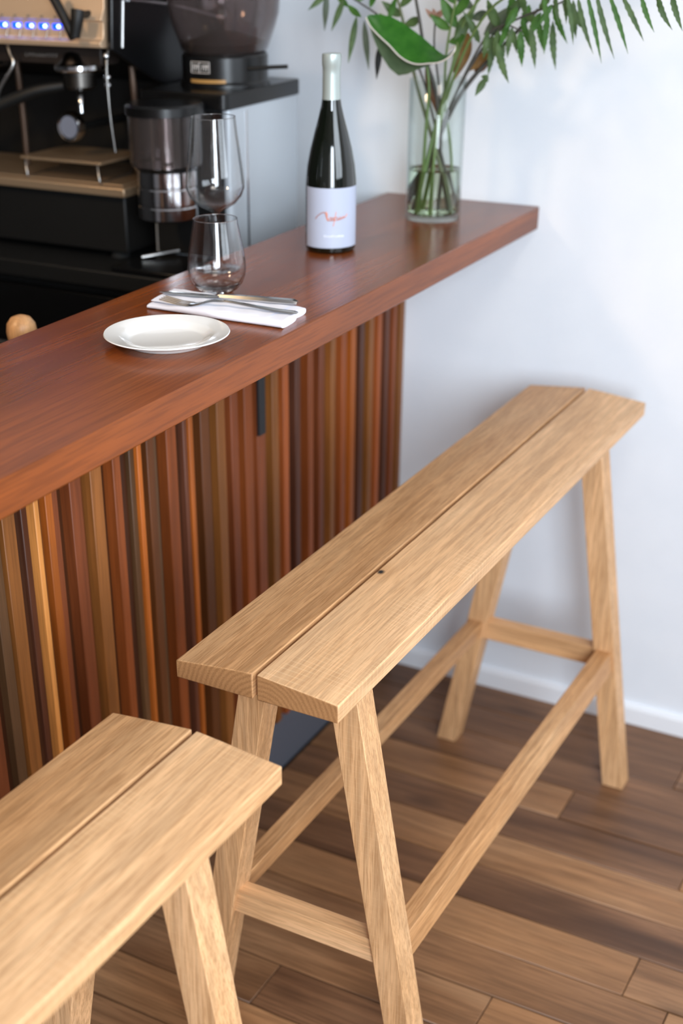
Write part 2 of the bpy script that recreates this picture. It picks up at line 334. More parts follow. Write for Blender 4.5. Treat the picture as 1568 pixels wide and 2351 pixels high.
# ================================================================== BAR
top = obj('countertop', B(-.3165, 0, -2.60, -.0005, H-.0421, H), mahog, bevel=.0022, seg=3)
tag(top, 'thick glossy red-brown hardwood counter slab running to the white wall', 'counter')
bar = thing('slatted_bar', 'bar front of upright multicoloured hardwood battens under the counter slab', 'bar', (-.28, -1.2, 0))
obj('backing_panel', B(-.312, -.292, -2.58, -.002, .10, H-.043), mat('dark_backing', srgb(44, 24, 15), .6), bar, world=True)
obj('plinth', B(-.310, -.274, -2.58, -.002, 0, .125), SLATE, bar, world=True, bevel=.001)['label'] = 'dark grey slate-like kick plinth'
HI, LO = -.268, -.281
bats = []   # (y0, y1, front x, colour)
def seq(spec):
    for s in spec: bats.append(s)
seq([(-1.266, -1.240, HI, 'tan'), (-1.240, -1.213, LO-.004, 'dark'), (-1.2, -1.1895, HI, 'pale'), (-1.1895, -1.173, HI-.012, 'brown'), (-1.213, -1.2, LO, 'purple'), (-1.173, -1.157, HI-.002, 'orange'), (-1.157, -1.141, HI-.006, 'red'),
     (-1.141, -1.121, LO-.004, 'dark'), (-1.118, -1.092, HI-.002, 'red'), (-1.092, -1.075, LO, 'brown'), (-1.072, -1.045, HI, 'tan'), (-1.045, -1.020, LO-.003, 'dark'), (-1.016, -.997, HI-.001, 'rust'),
     (-.997, -.968, LO, 'dark'), (-.968, -.955, HI-.006, 'grey'), (-.955, -.944, HI, 'orange'), (-.944, -.926, LO, 'dark'), (-.926, -.907, HI-.003, 'brown'), (-.907, -.895, HI-.007, 'grey'), (-.895, -.879, LO-.004, 'dark'),
     (-.877, -.850, HI, 'rust'), (-.850, -.826, LO, 'dark'), (-.824, -.813, HI-.004, 'purple'), (-.813, -.801, HI, 'orange'), (-.801, -.778, LO-.002, 'dark'), (-.776, -.750, HI-.002, 'brown'), (-.750, -.732, LO, 'dark'),
     (-.730, -.705, HI, 'tan'), (-.705, -.690, LO, 'brown'), (-.686, -.664, HI, 'red'), (-.664, -.646, LO, 'dark'), (-.643, -.616, HI, 'rust'), (-.616, -.600, LO, 'brown'), (-.598, -.570, HI-.002, 'red'),
     (-.570, -.552, LO, 'dark'), (-.549, -.527, HI, 'tan'), (-.527, -.510, LO-.002, 'brown'), (-.508, -.488, HI-.001, 'rust'), (-.488, -.468, LO, 'red'), (-.465, -.447, HI, 'purple'), (-.447, -.420, LO-.001, 'red'),
     (-.416, -.397, HI, 'rust'), (-.397, -.374, LO, 'brown'), (-.370, -.350, HI-.002, 'red'), (-.350, -.330, LO, 'orange'), (-.327, -.309, HI, 'tan'), (-.309, -.286, LO, 'dark'), (-.283, -.264, HI, 'rust'),
     (-.264, -.246, LO, 'orange'), (-.243, -.224, HI, 'orange'), (-.224, -.206, LO-.003, 'dark'), (-.203, -.186, HI-.001, 'purple'), (-.186, -.167, LO, 'brown'), (-.164, -.146, HI, 'tan'), (-.146, -.130, LO, 'dark'),
     (-.127, -.110, HI, 'rust'), (-.110, -.094, LO, 'brown'), (-.091, -.075, HI, 'purple'), (-.075, -.058, LO, 'dark'), (-.056, -.040, HI, 'red'), (-.040, -.024, LO, 'brown'), (-.023, -.003, HI, 'tan')])
random.seed(3); yy = -1.270
keys = ['tan', 'orange', 'red', 'brown', 'purple', 'grey', 'rust']
first = True
while yy > -2.56:
    wd = random.uniform(.017, .029); bats.append((yy-wd, yy, HI-random.choice((0, .001, .004)), 'grey' if first else random.choice(keys))); yy -= wd; first = False
    if random.random() < .85: g = random.uniform(.014, .024); bats.append((yy-g, yy, LO-random.choice((0, .003)), random.choice(('dark', 'dark', 'brown', 'purple')))); yy -= g
for y0, y1, xf, c in sorted(bats):
    obj('batten', B(-.2925, xf, y0, y1-.0004, .124+(0 if xf > -.279 else .0), H-.0427), BAT[c], bar, world=True, bevel=.0012, seg=1)
bm = bmesh.new(); box(bm, -.2675, -.2625, -.604, -.582, .746, H-.0425); box(bm, -.2625, -.06, -.604, -.582, H-.0475, H-.0425)
obj('bracket', bm, STEELP, bar, world=True, bevel=.001)['label'] = 'flat black steel bracket under the counter slab'

def endgrain():
    m = mat('oak_end_grain', srgb(176, 124, 78), .6); nt = m.node_tree; N = nt.nodes; Lk = nt.links
    tc = N.new('ShaderNodeTexCoord'); mp = N.new('ShaderNodeMapping'); mp.inputs['Location'].default_value = (-.012, 0, -.70); Lk.new(tc.outputs['Object'], mp.inputs[0])
    wv = N.new('ShaderNodeTexWave'); wv.wave_type = 'RINGS'; wv.rings_direction = 'Y'; wv.inputs['Scale'].default_value = 48; wv.inputs['Distortion'].default_value = 1.6; wv.inputs['Detail Scale'].default_value = 2
    Lk.new(mp.outputs[0], wv.inputs[0])
    n = N.new('ShaderNodeTexNoise'); n.inputs['Scale'].default_value = 700; Lk.new(tc.outputs['Object'], n.inputs[0])
    c = mixc(nt, .5, ramp(nt, wv.outputs[0], [(.1, srgb(142, 98, 58)), (.8, srgb(172, 124, 78))]), ramp(nt, n.outputs[0], [(.35, srgb(140, 96, 58)), (.6, srgb(172, 124, 80))]))
    Lk.new(c, N['Principled BSDF'].inputs['Base Color']); return m
OAKEND = endgrain()
# ================================================================== BENCHES
A_, GAP, HE, HM, TH, LN = .1099, .006, .7420, .7533, .0242, 1.2196
CX = A_+GAP/2; ZB = HE-TH
def plank_profile(side):
    n = 10; P = []
    def z(u): return HE+(HM-HE)*(1-abs((u-CX)/CX)**1.12) if abs(u-CX) < CX else HE
    a, b = (0, A_) if side == 0 else (A_+GAP, 2*A_+GAP)
    for i in range(n+1):
        u = a+(b-a)*i/n; P.append((u-CX, z(u)))
    P += [(b-CX, ZB), (a-CX, ZB)]; return P
def leg_bm(sx, end):
    """sx +-1, end 0 = towards camera (-y), 1 = towards wall"""
    xt, xb, yt, yb, wx, wy = .0785, .2007, .1052, .1138, .041, .0437
    def c(z, cx_, cy_):
        t = z/ZB; x = xb+(xt-xb)*t-cx_*wx; yo = yb+(yt-yb)*t+cy_*wy
        return (sx*x, (LN/2-yo) if end == 1 else (-LN/2+yo), z)
    zt = ZB-.0003
    bm = bmesh.new(); hexa(bm, [c(0, 0, 0), c(0, 1, 0), c(0, 1, 1), c(0, 0, 1)], [c(zt, 0, 0), c(zt, 1, 0), c(zt, 1, 1), c(zt, 0, 1)])
    bm.normal_update(); return bm
def legx(z): t = z/ZB; return .2007+(.0785-.2007)*t
def legy(z): t = z/ZB; return .1138+(.1052-.1138)*t
def make_bench(label, cx, cy, rz, knotted):
    t = thing('bench', label, 'bench', (cx, cy, 0), 'oak bar benches along the counter', rz)
    for s in (0, 1):
        m = oakY if s == 0 else (oakYfk if knotted else oakYf)
        o = obj('seat_plank', extrude_prof(plank_profile(s), 1, -LN/2, LN/2), [m, OAKEND], t, bevel=.0016, seg=2)
        for f in o.data.polygons:
            if abs(f.normal.y) > .9: f.material_index = 1
    for e in (0, 1):
        for sx in (-1, 1):
            obj('leg', leg_bm(sx, e), oakZ, t, bevel=.0013)
        ys = (-1 if e == 0 else 1)
        yo = LN/2-legy(.28)
        # end stretcher between the two legs of a trestle
        zt_, hh = .2959, .0392; x1 = legx(zt_)-.041+.001; x2 = legx(zt_-hh)-.041+.001
        y1 = ys*(yo-.0092); y2 = ys*(yo-.0092-.0278); y1, y2 = min(y1, y2), max(y1, y2)
        bm = bmesh.new(); hexa(bm, [(-x2, y1, zt_-hh), (x2, y1, zt_-hh), (x2, y2, zt_-hh), (-x2, y2, zt_-hh)], [(-x1, y1, zt_), (x1, y1, zt_), (x1, y2, zt_), (-x1, y2, zt_)])
        obj('end_stretcher', bm, oakX, t, bevel=.0012)
        # bearer directly under the seat
        yb_ = LN/2-legy(ZB); y1 = ys*(yb_-.006); y2 = ys*(yb_-.038); y1, y2 = min(y1, y2), max(y1, y2)
        obj('seat_bearer', B(-.0385, .0385, y1, y2, ZB-.036, ZB-.0003), oakX, t, bevel=.001)
    zt_, hh, wl = .2969, .0401, .0294
    for sx in (-1, 1):
        yl = LN/2-legy(zt_)-.0437+.001
        def q(z): a = legx(z)-.0048; return sx*a, sx*(a-wl)
        a1, a2 = q(zt_); b1, b2 = q(zt_-hh)
        bm = bmesh.new(); hexa(bm, [(b2, -yl, zt_-hh), (b1, -yl, zt_-hh), (b1, yl, zt_-hh), (b2, yl, zt_-hh)], [(a2, -yl, zt_), (a1, -yl, zt_), (a1, yl, zt_), (a2, yl, zt_)])
        obj('long_stretcher', bm, oakY, t, bevel=.0012)
    return t
def bench_center(x0, yf, yaw):   # x0,yf: wall-side corner nearest the bar
    lx, ly = CX, -LN/2; c, s = math.cos(yaw), math.sin(yaw)
    return x0+c*lx-s*ly, yf+s*lx+c*ly
cx, cy = bench_center(.04438, -.10318, -.00308)
make_bench('oak two-plank bar bench with a small black knot, its far end by the wall', cx, cy, -.00308, True)
cx, cy = bench_center(.04432, -1.45884, -.00757)
make_bench('nearest oak two-plank bar bench, running out of the picture at lower left', cx, cy, -.00757, False)

# ================================================================== TABLE SETTING
px_, py_ = -.121, -1.0725
bm = L([(0, .0025), (.040, .0025), (.046, .002), (.048, .0003), (.050, 0), (.0525, .0003), (.054, .0025), (.062, .0085), (.0815, .0128), (.083, .0141), (.0822, .0153), (.0805, .0151), (.0635, .0120), (.057, .0102), (.051, .0062), (.046, .0048), (.0, .0044)], n=96)
o = obj('plate', bm, PORC, smooth=50, loc=(px_, py_, H)); tag(o, 'round white porcelain side plate with a broad rim on the counter', 'plate')

def napkin():
    t = thing('napkin', 'folded white linen napkin beneath the cutlery', 'napkin', (-.134, -.906, H), rz=R(-1.2))
    # two soft rolled folds lying along x; cross-sections swept
    def fold(name, y0, y1, x0, x1, h, skewl, skewr, lift=0.):
        bm = bmesh.new(); rings = []; n = 22; m = 24
        for i in range(n+1):
            u = i/n; ring = []
            for k in range(m):
                a = 2*math.pi*k/m
                ca, sa = math.cos(a), math.sin(a)
                yy = (y0+y1)/2+(y1-y0)/2*math.copysign(abs(ca)**.55, ca)
                hh = h*(.6+.4*min(1, abs(u-.0)*3.0))*(1+.06*math.sin(u*9+y0*40))
                zz = hh/2+hh/2*math.copysign(abs(sa)**.7, sa)+lift
                f = (yy-y0)/(y1-y0)
                xx = (x0+skewl*f)*(1-u)+(x1+skewr*f)*u
                zz += .0006*math.sin(u*31+f*5)*(1 if sa > 0 else 0)
                yy += .0015*math.sin(u*7+1.3)
                ring.append(bm.verts.new((xx, yy, zz)))
            rings.append(ring)
        for a, b in zip(rings, rings[1:]):
            for k in range(m): bm.faces.new((a[k], b[k], b[(k+1) % m], a[(k+1) % m]))
        for r in (rings[0], rings[-1]):
            c = sum((v.co for v in r), Vector())/m
            inset = [bm.verts.new(c+(v.co-c)*.55+Vector((.004 if r is rings[0] else -.004, 0, 0))) for v in r]
            for k in range(m): bm.faces.new((r[k], r[(k+1) % m], inset[(k+1) % m], inset[k]))
            bm.faces.new(inset)
        return obj(name, bm, NAPK, t, smooth=60)
    fold('fold', -.044, .004, -.106, .117, .0115, .0, -.004)
    fold('fold', .0045, .042, -.107, .106, .0105, -.008, .0)
    fold('fold', -.036, .036, -.104, .090, .003, -.01, .0, .0092)
napkin()
def ribbon(bm, pts, widths, thick, crown=0.):
    """flat bar along pts (z up), width across y-ish"""
    P = [Vector(p) for p in pts]; rings = []
    for i, p in enumerate(P):
        t = (P[min(i+1, len(P)-1)]-P[max(i-1, 0)]).normalized(); s = Vector((0, 0, 1)).cross(t).normalized(); n = t.cross(s); wd = widths[i]/2; th = thick[i] if isinstance(thick, (list, tuple)) else thick
        rings.append([bm.verts.new(p+s*a*wd+n*b) for a, b in ((-1, 0), (-.6, th*.6+crown), (.6, th*.6+crown), (1, 0), (.6, -th*.4), (-.6, -th*.4))])
    for a, b in zip(rings, rings[1:]):
        for k in range(6): bm.faces.new((a[k], a[(k+1) % 6], b[(k+1) % 6], b[k]))
    bm.faces.new(rings[0]); bm.faces.new(rings[-1][::-1])
zt = .0121
def place_local(name, label, a, b, z):      # utensil frame: x axis from a to b
    d = Vector(b)-Vector(a); t = thing(name, label, name.split('_')[-1], (a[0], a[1], H+z), rz=math.atan2(d.y, d.x)); return t
# knife: tip to handle end
kn = place_local('table_knife', 'polished steel table knife on the napkin, on the wine glass side', (-.246, -.905), (-.038, -.872), zt)
bm = bmesh.new(); ribbon(bm, [(0, 0, .002), (.012, .001, .002), (.04, .001, .002), (.085, .0, .002), (.095, 0, .003)], [.003, .012, .018, .017, .009], [.001, .0016, .002, .0024, .004]); obj('blade', bm, CUT, kn, smooth=40)
bm = bmesh.new(); ribbon(bm, [(.092, 0, .003), (.11, 0, .0035), (.16, 0, .004), (.205, 0, .004), (.212, 0, .0035)], [.008, .010, .013, .015, .010], [.005, .006, .0065, .0065, .004]); obj('handle', bm, CUT, kn, smooth=40)
fk = place_local('table_fork', 'polished steel table fork on the napkin, on the plate side', (-.213, -.937), (-.012, -.914), zt)
hf = bmesh.new(); ribbon(hf, [(.062, 0, .005), (.075, 0, .0075), (.095, 0, .0085), (.13, 0, .006), (.17, 0, .003), (.196, 0, .0025), (.201, 0, .0025)], [.016, .008, .006, .008, .012, .014, .009], [.002, .003, .0035, .003, .003, .003, .002]); obj('handle', hf, CUT, fk, smooth=40)
hd = bmesh.new(); ribbon(hd, [(.036, 0, -.001), (.045, 0, .0), (.055, 0, .002), (.066, 0, .006)], [.024, .024, .022, .012], [.0016, .0016, .002, .003]); obj('head', hd, CUT, fk, smooth=40)
for k in range(4):
    bm = bmesh.new(); yk = (k-1.5)*.0064; ribbon(bm, [(-.006, yk, .0045), (.005, yk, .0025), (.022, yk, -.0003), (.040, yk, -.0008)], [.0018, .0032, .0036, .0042], .0016); obj('tine', bm, CUT, fk, smooth=40)

def rim(parent, r_, z):
    bm = L([(r_+.0006*math.cos(k*math.pi/4), z+.0006*math.sin(k*math.pi/4)) for k in range(8)], n=64, closed=True)
    obj('rim', bm, SOLIDG, parent, smooth=80)
def tumbler(loc):
    out = [(0, 0), (.020, 0), (.0225, .001), (.030, .006), (.0375, .015), (.0420, .026), (.0432, .036), (.0425, .048), (.0395, .066), (.0360, .084), (.0330, .100), (.0322, .1065)]
    inn = [(.0314, .1065), (.0321, .100), (.0350, .084), (.0385, .066), (.0414, .048), (.0420, .037), (.0405, .027), (.0355, .017), (.027, .0105), (.014, .0085), (0, .0082)]
    o = obj('stemless_glass', L(out+inn, n=96), GLASS, smooth=60, loc=loc)
    obj('glass_base', L([(0, .0004), (.0195, .0004), (.022, .0014), (.029, .0062), (.0335, .0105), (.026, .0100), (.014, .0081), (0, .0078)], n=64), SOLIDG, o, smooth=50)
    rim(o, .0318, .1065)
    tag(o, 'empty stemless drinking glass standing by the napkin, in front of the stemmed glass', 'glass')
tumbler((-.200, -.822, H+.0003))
def wineglass(loc):
    h0 = .078; hb = .137
    out = [(0, .0), (.034, .0), (.0352, .0010), (.034, .0018), (.018, .0035), (.008, .0065), (.0045, .013), (.0037, .028), (.0036, .067), (.0042, .082), (.0075, .0885), (.018, .093), (.031, .101), (.0405, .112), (.0452, .124), (.0455, .132), (.0435, .150), (.0400, .177), (.0365, .202), (.0338, .226)]
    inn = [(.0330, .226), (.0357, .202), (.0392, .177), (.0427, .150), (.0447, .132), (.0443, .1245), (.0396, .113), (.030, .1025), (.016, .095), (.0, .093)]
    t = obj('wine_glass', L(out+inn, n=96), GLASS, smooth=60, loc=loc)
    rim(t, .0334, .226)
    tag(t, 'empty tapered wine glass on a stem behind the stemless glass', 'glass')
wineglass((-.276, -.700, H+.0003))

# ------------------------------------------------------------------ bottle
bt = thing('wine_bottle', 'dark wine bottle with a pale blue label and grey-green foil cap', 'bottle', (-.184, -.4948, H+.0003), rz=0)
prof = [(0, .004), (.034, .0005), (.037, 0), (.0405, .003), (.0413, .010), (.0415, .03), (.0415, .100), (.0408, .113), (.0385, .135), (.0335, .160), (.0270, .184), (.0205, .206), (.0160, .224), (.0142, .236), (.0136, .255), (.0134, .296), (0, .296)]
obj('glass_body', L(prof, n=64), BOTTLE, bt, smooth=40)
obj('foil_cap', L([(.0147, .232), (.0142, .245), (.0140, .270), (.0142, .281), (.0150, .2825), (.0152, .296), (.0146, .2995), (0, .300), (0, .2965), (.0137, .2965), (.0137, .255), (.0144, .232)], n=48), FOIL, bt, smooth=40)
def cyl_patch(r, a0, a1, z0, z1, n=40):
    bm = bmesh.new(); A = []
    for i in range(n+1):
        a = a0+(a1-a0)*i/n; A.append([bm.verts.new((rr*math.cos(a), rr*math.sin(a), z)) for rr, z in ((r, z0), (r+.0003, z0), (r+.0003, z1), (r, z1))])
    for p, q in zip(A, A[1:]):
        for k in range(4): bm.faces.new((p[k], q[k], q[(k+1) % 4], p[(k+1) % 4]))
    bm.faces.new(A[0]); bm.faces.new(A[-1][::-1]); return bm
face = math.atan2(-2.50+.495, .872+.184)      # bearing from the bottle towards the stools
ac = face+R(6)
lab = obj('label', cyl_patch(.0416, ac-R(74), ac+R(74), .010, .104), LABEL, bt, smooth=30)
def on_label(u, v, rr=.0424):                # u metres around, v height
    a = ac+u/.0416; return (rr*math.cos(a), rr*math.sin(a), v)
bm = bmesh.new()
for st in ([(-.030, .056), (-.024, .0625), (-.017, .0665), (-.013, .066), (-.0105, .058), (-.0085, .0545), (-.0115, .068), (-.009, .0625)],
           [(-.0075, .056), (-.004, .0595), (-.003, .0555), (0, .0595), (.001, .0555), (.004, .060)], [(.0045, .068), (.0025, .057), (.0005, .047), (-.0005, .0455)],
           [(.002, .0575), (.006, .059), (.0085, .056), (.0115, .0595), (.0135, .0565), (.017, .060), (.0195, .058), (.024, .063)], [(-.0085, .0545), (0, .0545), (.010, .0555), (.020, .0585)]):
    tube(bm, [on_label(u, v) for u, v in st], .0006, 5, 5)
obj('script_print', bm, COPPER, lab)['label'] = 'copper handwritten script'
bm = bmesh.new(); random.seed(5); u = -.015
while u < .018:
    hgt = random.choice((.0022, .003)); tube(bm, [on_label(u, .0275), on_label(u, .0275+hgt)], .0005, 4, 0); tube(bm, [on_label(u, .0275+hgt*random.choice((0, .5, 1))), on_label(u+.0011, .0275+hgt)], .0005, 4, 0); u += .0021
obj('small_print', bm, WPRINT, lab)['label'] = 'one line of small white lettering'

# ------------------------------------------------------------------ vase and water
VC = (-.135, -.190, H+.0003); vr, vh = .0495, .236
vs = thing('glass_vase', 'clear cylindrical glass vase part filled with water, holding the bouquet', 'vase', VC)
obj('vase_wall', L([(0, 0), (vr-.002, 0), (vr, .002), (vr, vh-.001), (vr-.001, vh), (vr-.0025, vh), (vr-.003, vh-.001), (vr-.003, .012), (vr-.006, .010), (0, .010)], n=72), VGLASS, vs, smooth=50)
obj('water', L([(0, .0102), (vr-.0062, .0102), (vr-.0032, .0122), (vr-.0032, .086), (vr-.0045, .0852), (0, .085)], n=72), WATER, vs, smooth=50)

# ================================================================== BOUQUET
def leaf_bm(a, b, width, droop=.006, fold=.35, n=9, side=None, peak=.42, serr=0., thick=.0003, curl=0.):
    a, b = Vector(a), Vector(b); d = (b-a); ln = d.length; t = d.normalized()
    if side is None: side = t.cross(Vector((.45, -.85, .25))).normalized()
    else: side = (Vector(side)-t*Vector(side).dot(t)).normalized()
    nr = t.cross(side).normalized(); bm = bmesh.new(); rows = []
    for i in range(n+1):
        u = i/n
        wv = math.sin(math.pi*(u**(math.log(.5)/math.log(peak)))) if 0 < u < 1 else 0
        wv = max(wv, .04)*width/2
        if serr: wv *= 1-serr*(i % 2)
        c = a+d*u+nr*(droop*math.sin(math.pi*u))+side*curl*math.sin(math.pi*u)*ln
        f = fold*wv
        rows.append([bm.verts.new(c-side*wv+nr*f), bm.verts.new(c-nr*thick), bm.verts.new(c+side*wv+nr*f)])
    for p, q in zip(rows, rows[1:]):
        bm.faces.new((p[0], q[0], q[1], p[1])); bm.faces.new((p[1], q[1], q[2], p[2]))
    r = bmesh.ops.solidify(bm, geom=bm.faces[:], thickness=thick*2)
    return bm
def leaf(parent, a, b, width, m, **k):
    return obj('leaf', leaf_bm(a, b, width, **k), m, parent, world=True, smooth=80)
def stemthing(name, label, cat, pts, r, m, group=None):
    r = (r[0]*1.25, r[1]*1.25)
    t = thing(name, label, cat, pts[0], group); obj('stem', T(pts, r, 8, 5), m, t, world=True, smooth=80); return t
zb_ = H+.0115
def fern(label, pts, leaves, wid, m=LF1, smt=STEMG):
    t = stemthing('fern_frond', label, 'plant', pts, (.0022, .0009), smt, 'cut stems in the vase')
    for a, b in leaves: leaf(t, a, b, wid*random.uniform(.8, 1.2), random.choice((m, m, LF2)), droop=random.uniform(-.004, .006), n=14, serr=.22, peak=.4, curl=random.uniform(-.03, .03))
    return t
random.seed(11)
FERN = [((0.139, -0.302, 1.43), (0.169, -0.292, 1.347)), ((0.172, -0.318, 1.437), (0.208, -0.308, 1.343)), ((0.218, -0.34, 1.436), (0.257, -0.33, 1.371)), ((0.252, -0.357, 1.438), (0.276, -0.347, 1.385)),
        ((0.28, -0.371, 1.44), (0.306, -0.361, 1.39)), ((0.303, -0.383, 1.443), (0.324, -0.373, 1.39)), ((0.323, -0.394, 1.447), (0.343, -0.384, 1.399)), ((0.345, -0.405, 1.45), (0.368, -0.395, 1.405))]
rach = [(-.155, -.175, zb_+.002), (-.128, -.198, 1.2), (-.09, -.215, 1.31), (-.03, -.24, 1.40), (.05, -.27, 1.437), (.139, -.302, 1.434), (.218, -.34, 1.440), (.303, -.383, 1.447), (.36, -.41, 1.452)]
up = [(a, (a[0]+.03, a[1]+.01, a[2]+.09)) for a, b in FERN]
fern('long fern frond arching to the right edge with hanging serrated leaflets', rach, FERN+up+[((.118, -.295, 1.436), (.138, -.30, 1.36)), ((.195, -.33, 1.438), (.232, -.32, 1.352)), ((.155, -.31, 1.436), (.186, -.30, 1.335))]+[((0.117, -0.292, 1.435), (0.118, -0.282, 1.388)), ((0.095, -0.282, 1.432), (0.103, -0.272, 1.385)), ((0.073, -0.272, 1.434), (0.08, -0.262, 1.37))], .0095)
DROP = [((0.067, -0.2, 1.386), (0.082, -0.21, 1.313)), ((0.066, -0.22, 1.397), (0.067, -0.23, 1.338)), ((0.027, -0.24, 1.374), (0.038, -0.25, 1.32)), ((0.051, -0.26, 1.383), (0.068, -0.27, 1.32)),
        ((0.042, -0.2, 1.389), (0.057, -0.21, 1.343)), ((0.085, -0.26, 1.414), (0.068, -0.27, 1.384)), ((0.025, -0.2, 1.409), (0.019, -0.21, 1.375)), ((0.025, -0.22, 1.396), (0.061, -0.23, 1.384)), ((0.02, -0.24, 1.408), (0.003, -0.25, 1.374))]
fern('leafy green branch with narrow drooping leaves, right of the big folded leaf', [(-.172, -.19, zb_+.003), (-.13, -.19, 1.19), (-.09, -.20, 1.28), (-.03, -.215, 1.362), (.03, -.225, 1.395), (.09, -.235, 1.415), (.14, -.24, 1.45)],
     DROP+[((.05, -.225, 1.40), (.09, -.25, 1.46)), ((.09, -.23, 1.415), (.13, -.21, 1.37)), ((.11, -.235, 1.42), (.125, -.25, 1.365)), ((.0, -.22, 1.38), (-.01, -.19, 1.44)), ((.03, -.225, 1.395), (.02, -.26, 1.45)),
           ((.075, -.23, 1.41), (.095, -.2, 1.352)), ((.055, -.225, 1.40), (.045, -.25, 1.36)), ((.02, -.22, 1.39), (.03, -.20, 1.345)), ((.0, -.22, 1.385), (-.005, -.25, 1.345))], .014, LF1, STEMD)
D2 = [((-0.028, -0.22, 1.364), (-0.028, -0.23, 1.301)), ((-0.027, -0.24, 1.299), (-0.041, -0.25, 1.271)), ((-0.004, -0.26, 1.357), (0.025, -0.27, 1.296)), ((-0.015, -0.2, 1.349), (-0.016, -0.21, 1.311)),
      ((0.003, -0.22, 1.375), (0.02, -0.23, 1.338)), ((-0.029, -0.24, 1.372), (-0.03, -0.25, 1.328))]
fern('dull green spray hanging down beside the vase rim', [(-.162, -.2, zb_+.003), (-.135, -.195, 1.18), (-.10, -.20, 1.26), (-.06, -.215, 1.33), (-.03, -.225, 1.368), (-.0, -.235, 1.38), (.03, -.24, 1.372)],
     D2+[((-.05, -.22, 1.35), (-.075, -.24, 1.40)), ((-.02, -.225, 1.375), (-.03, -.25, 1.42)), ((.0, -.235, 1.38), (.02, -.21, 1.43)), ((-.028, -.23, 1.303), (-.03, -.24, 1.297)), ((-.015, -.23, 1.372), (-.012, -.25, 1.33)), ((.012, -.235, 1.378), (.012, -.25, 1.332))], .014, LF2, STEMD)
# narrow-leaved sprig drooping on the left, with withered tips
sp = stemthing('drooping_sprig', 'thin sprig with narrow hanging leaves, above the wine bottle', 'plant', [(-.098, -.18, zb_+.002), (-.125, -.19, 1.17), (-.168, -.195, 1.30), (-.222, -.22, 1.375), (-.265, -.23, 1.405), (-.31, -.235, 1.425), (-.36, -.24, 1.43)], (.002, .0008), STEMD, 'cut stems in the vase')
LEFT = [((-0.339, -0.22, 1.425), (-0.338, -0.23, 1.361), LF3), ((-0.295, -0.24, 1.415), (-0.314, -0.25, 1.363), LF2), ((-0.26, -0.26, 1.39), (-0.27, -0.27, 1.315), LF2), ((-0.266, -0.22, 1.38), (-0.25, -0.23, 1.301), LF3), ((-0.225, -0.24, 1.345), (-0.225, -0.25, 1.289), DARKL),
        ((-0.278, -0.26, 1.406), (-0.246, -0.27, 1.388), LF1), ((-0.321, -0.22, 1.42), (-0.29, -0.23, 1.40), LF1), ((-.25, -.23, 1.40), (-.235, -.24, 1.43), LF1), ((-.33, -.23, 1.425), (-.36, -.25, 1.395), LF2), ((-.28, -.23, 1.41), (-.255, -.22, 1.425), LF1), ((-.22, -.22, 1.38), (-.205, -.22, 1.42), LF1)]
for a, b, m in LEFT: leaf(sp, a, b, .011, m, n=9, droop=.003)
for c in ((-.298, -.235, 1.425), (-.252, -.22, 1.432)):
    obj('bud', L([(0, -.007), (.005, -.004), (.0065, .001), (.004, .006), (0, .008)], c, 16), REDB, sp, world=True, smooth=80)['label'] = 'dark red bud'
# large folded leaf
bl = stemthing('folded_leaf_stem', 'large glossy bright green leaf folded over with a pale edge', 'plant', [(-.148, -.215, zb_+.003), (-.140, -.225, 1.20), (-.138, -.225, 1.29), (-.170, -.218, 1.36), (-.225, -.245, 1.392)], (.0026, .0014), STEMG, 'cut stems in the vase')
midr = [(-.231, 1.389), (-.222, 1.375), (-.204, 1.360), (-.186, 1.347), (-.168, 1.332), (-.150, 1.323), (-.132, 1.320), (-.113, 1.322), (-.096, 1.324), (-.080, 1.331), (-.068, 1.343)]
upper = [(-.226, 1.393), (-.212, 1.393), (-.197, 1.389), (-.181, 1.380), (-.163, 1.368), (-.147, 1.358), (-.130, 1.347), (-.115, 1.339), (-.100, 1.334), (-.086, 1.3345), (-.070, 1.343)]
lower = [(-.229, 1.386), (-.221, 1.362), (-.212, 1.343), (-.201, 1.326), (-.189, 1.311), (-.172, 1.300), (-.155, 1.303), (-.134, 1.312), (-.112, 1.3195), (-.088, 1.3265), (-.068, 1.341)]
def sheet(rows_, thick=.0006):
    bm = bmesh.new(); V = [[bm.verts.new(p) for p in r] for r in rows_]
    for a, b in zip(V, V[1:]):
        for k in range(len(a)-1): bm.faces.new((a[k], a[k+1], b[k+1], b[k]))
    bmesh.ops.solidify(bm, geom=bm.faces[:], thickness=thick); return bm
def lerp(a, b, t): return a+(b-a)*t
rows_ = []; rows2 = []
for i, (m_, u_, l_) in enumerate(zip(midr, upper, lower)):
    s = math.sin(math.pi*i/10)
    rows_.append([(lerp(m_[0], u_[0], t), -.282+.045*s*t-.006*math.sin(t*3.1)*s, lerp(m_[1], u_[1], t)) for t in (0, .2, .4, .6, .8, 1)])
    rows2.append([(lerp(m_[0], l_[0], t), -.281+.006*s*t+.004*math.sin(t*3.1)*s, lerp(m_[1], l_[1], t)) for t in (0, .25, .5, .75, 1)])
obj('leaf_blade', sheet(rows_), LFB, bl, world=True, smooth=80)['label'] = 'bright green upper face'
obj('leaf_underside', sheet(rows2), LFU, bl, world=True, smooth=80)['label'] = 'pale green folded underside'
obj('leaf_edge', T([(p[0], -.2835, p[1]) for p in midr]+[(-.072, -.275, 1.349), (-.085, -.27, 1.340)], .0013, 6, 4), EDGE, bl, world=True, smooth=80)['label'] = 'pale rolled leaf edge'
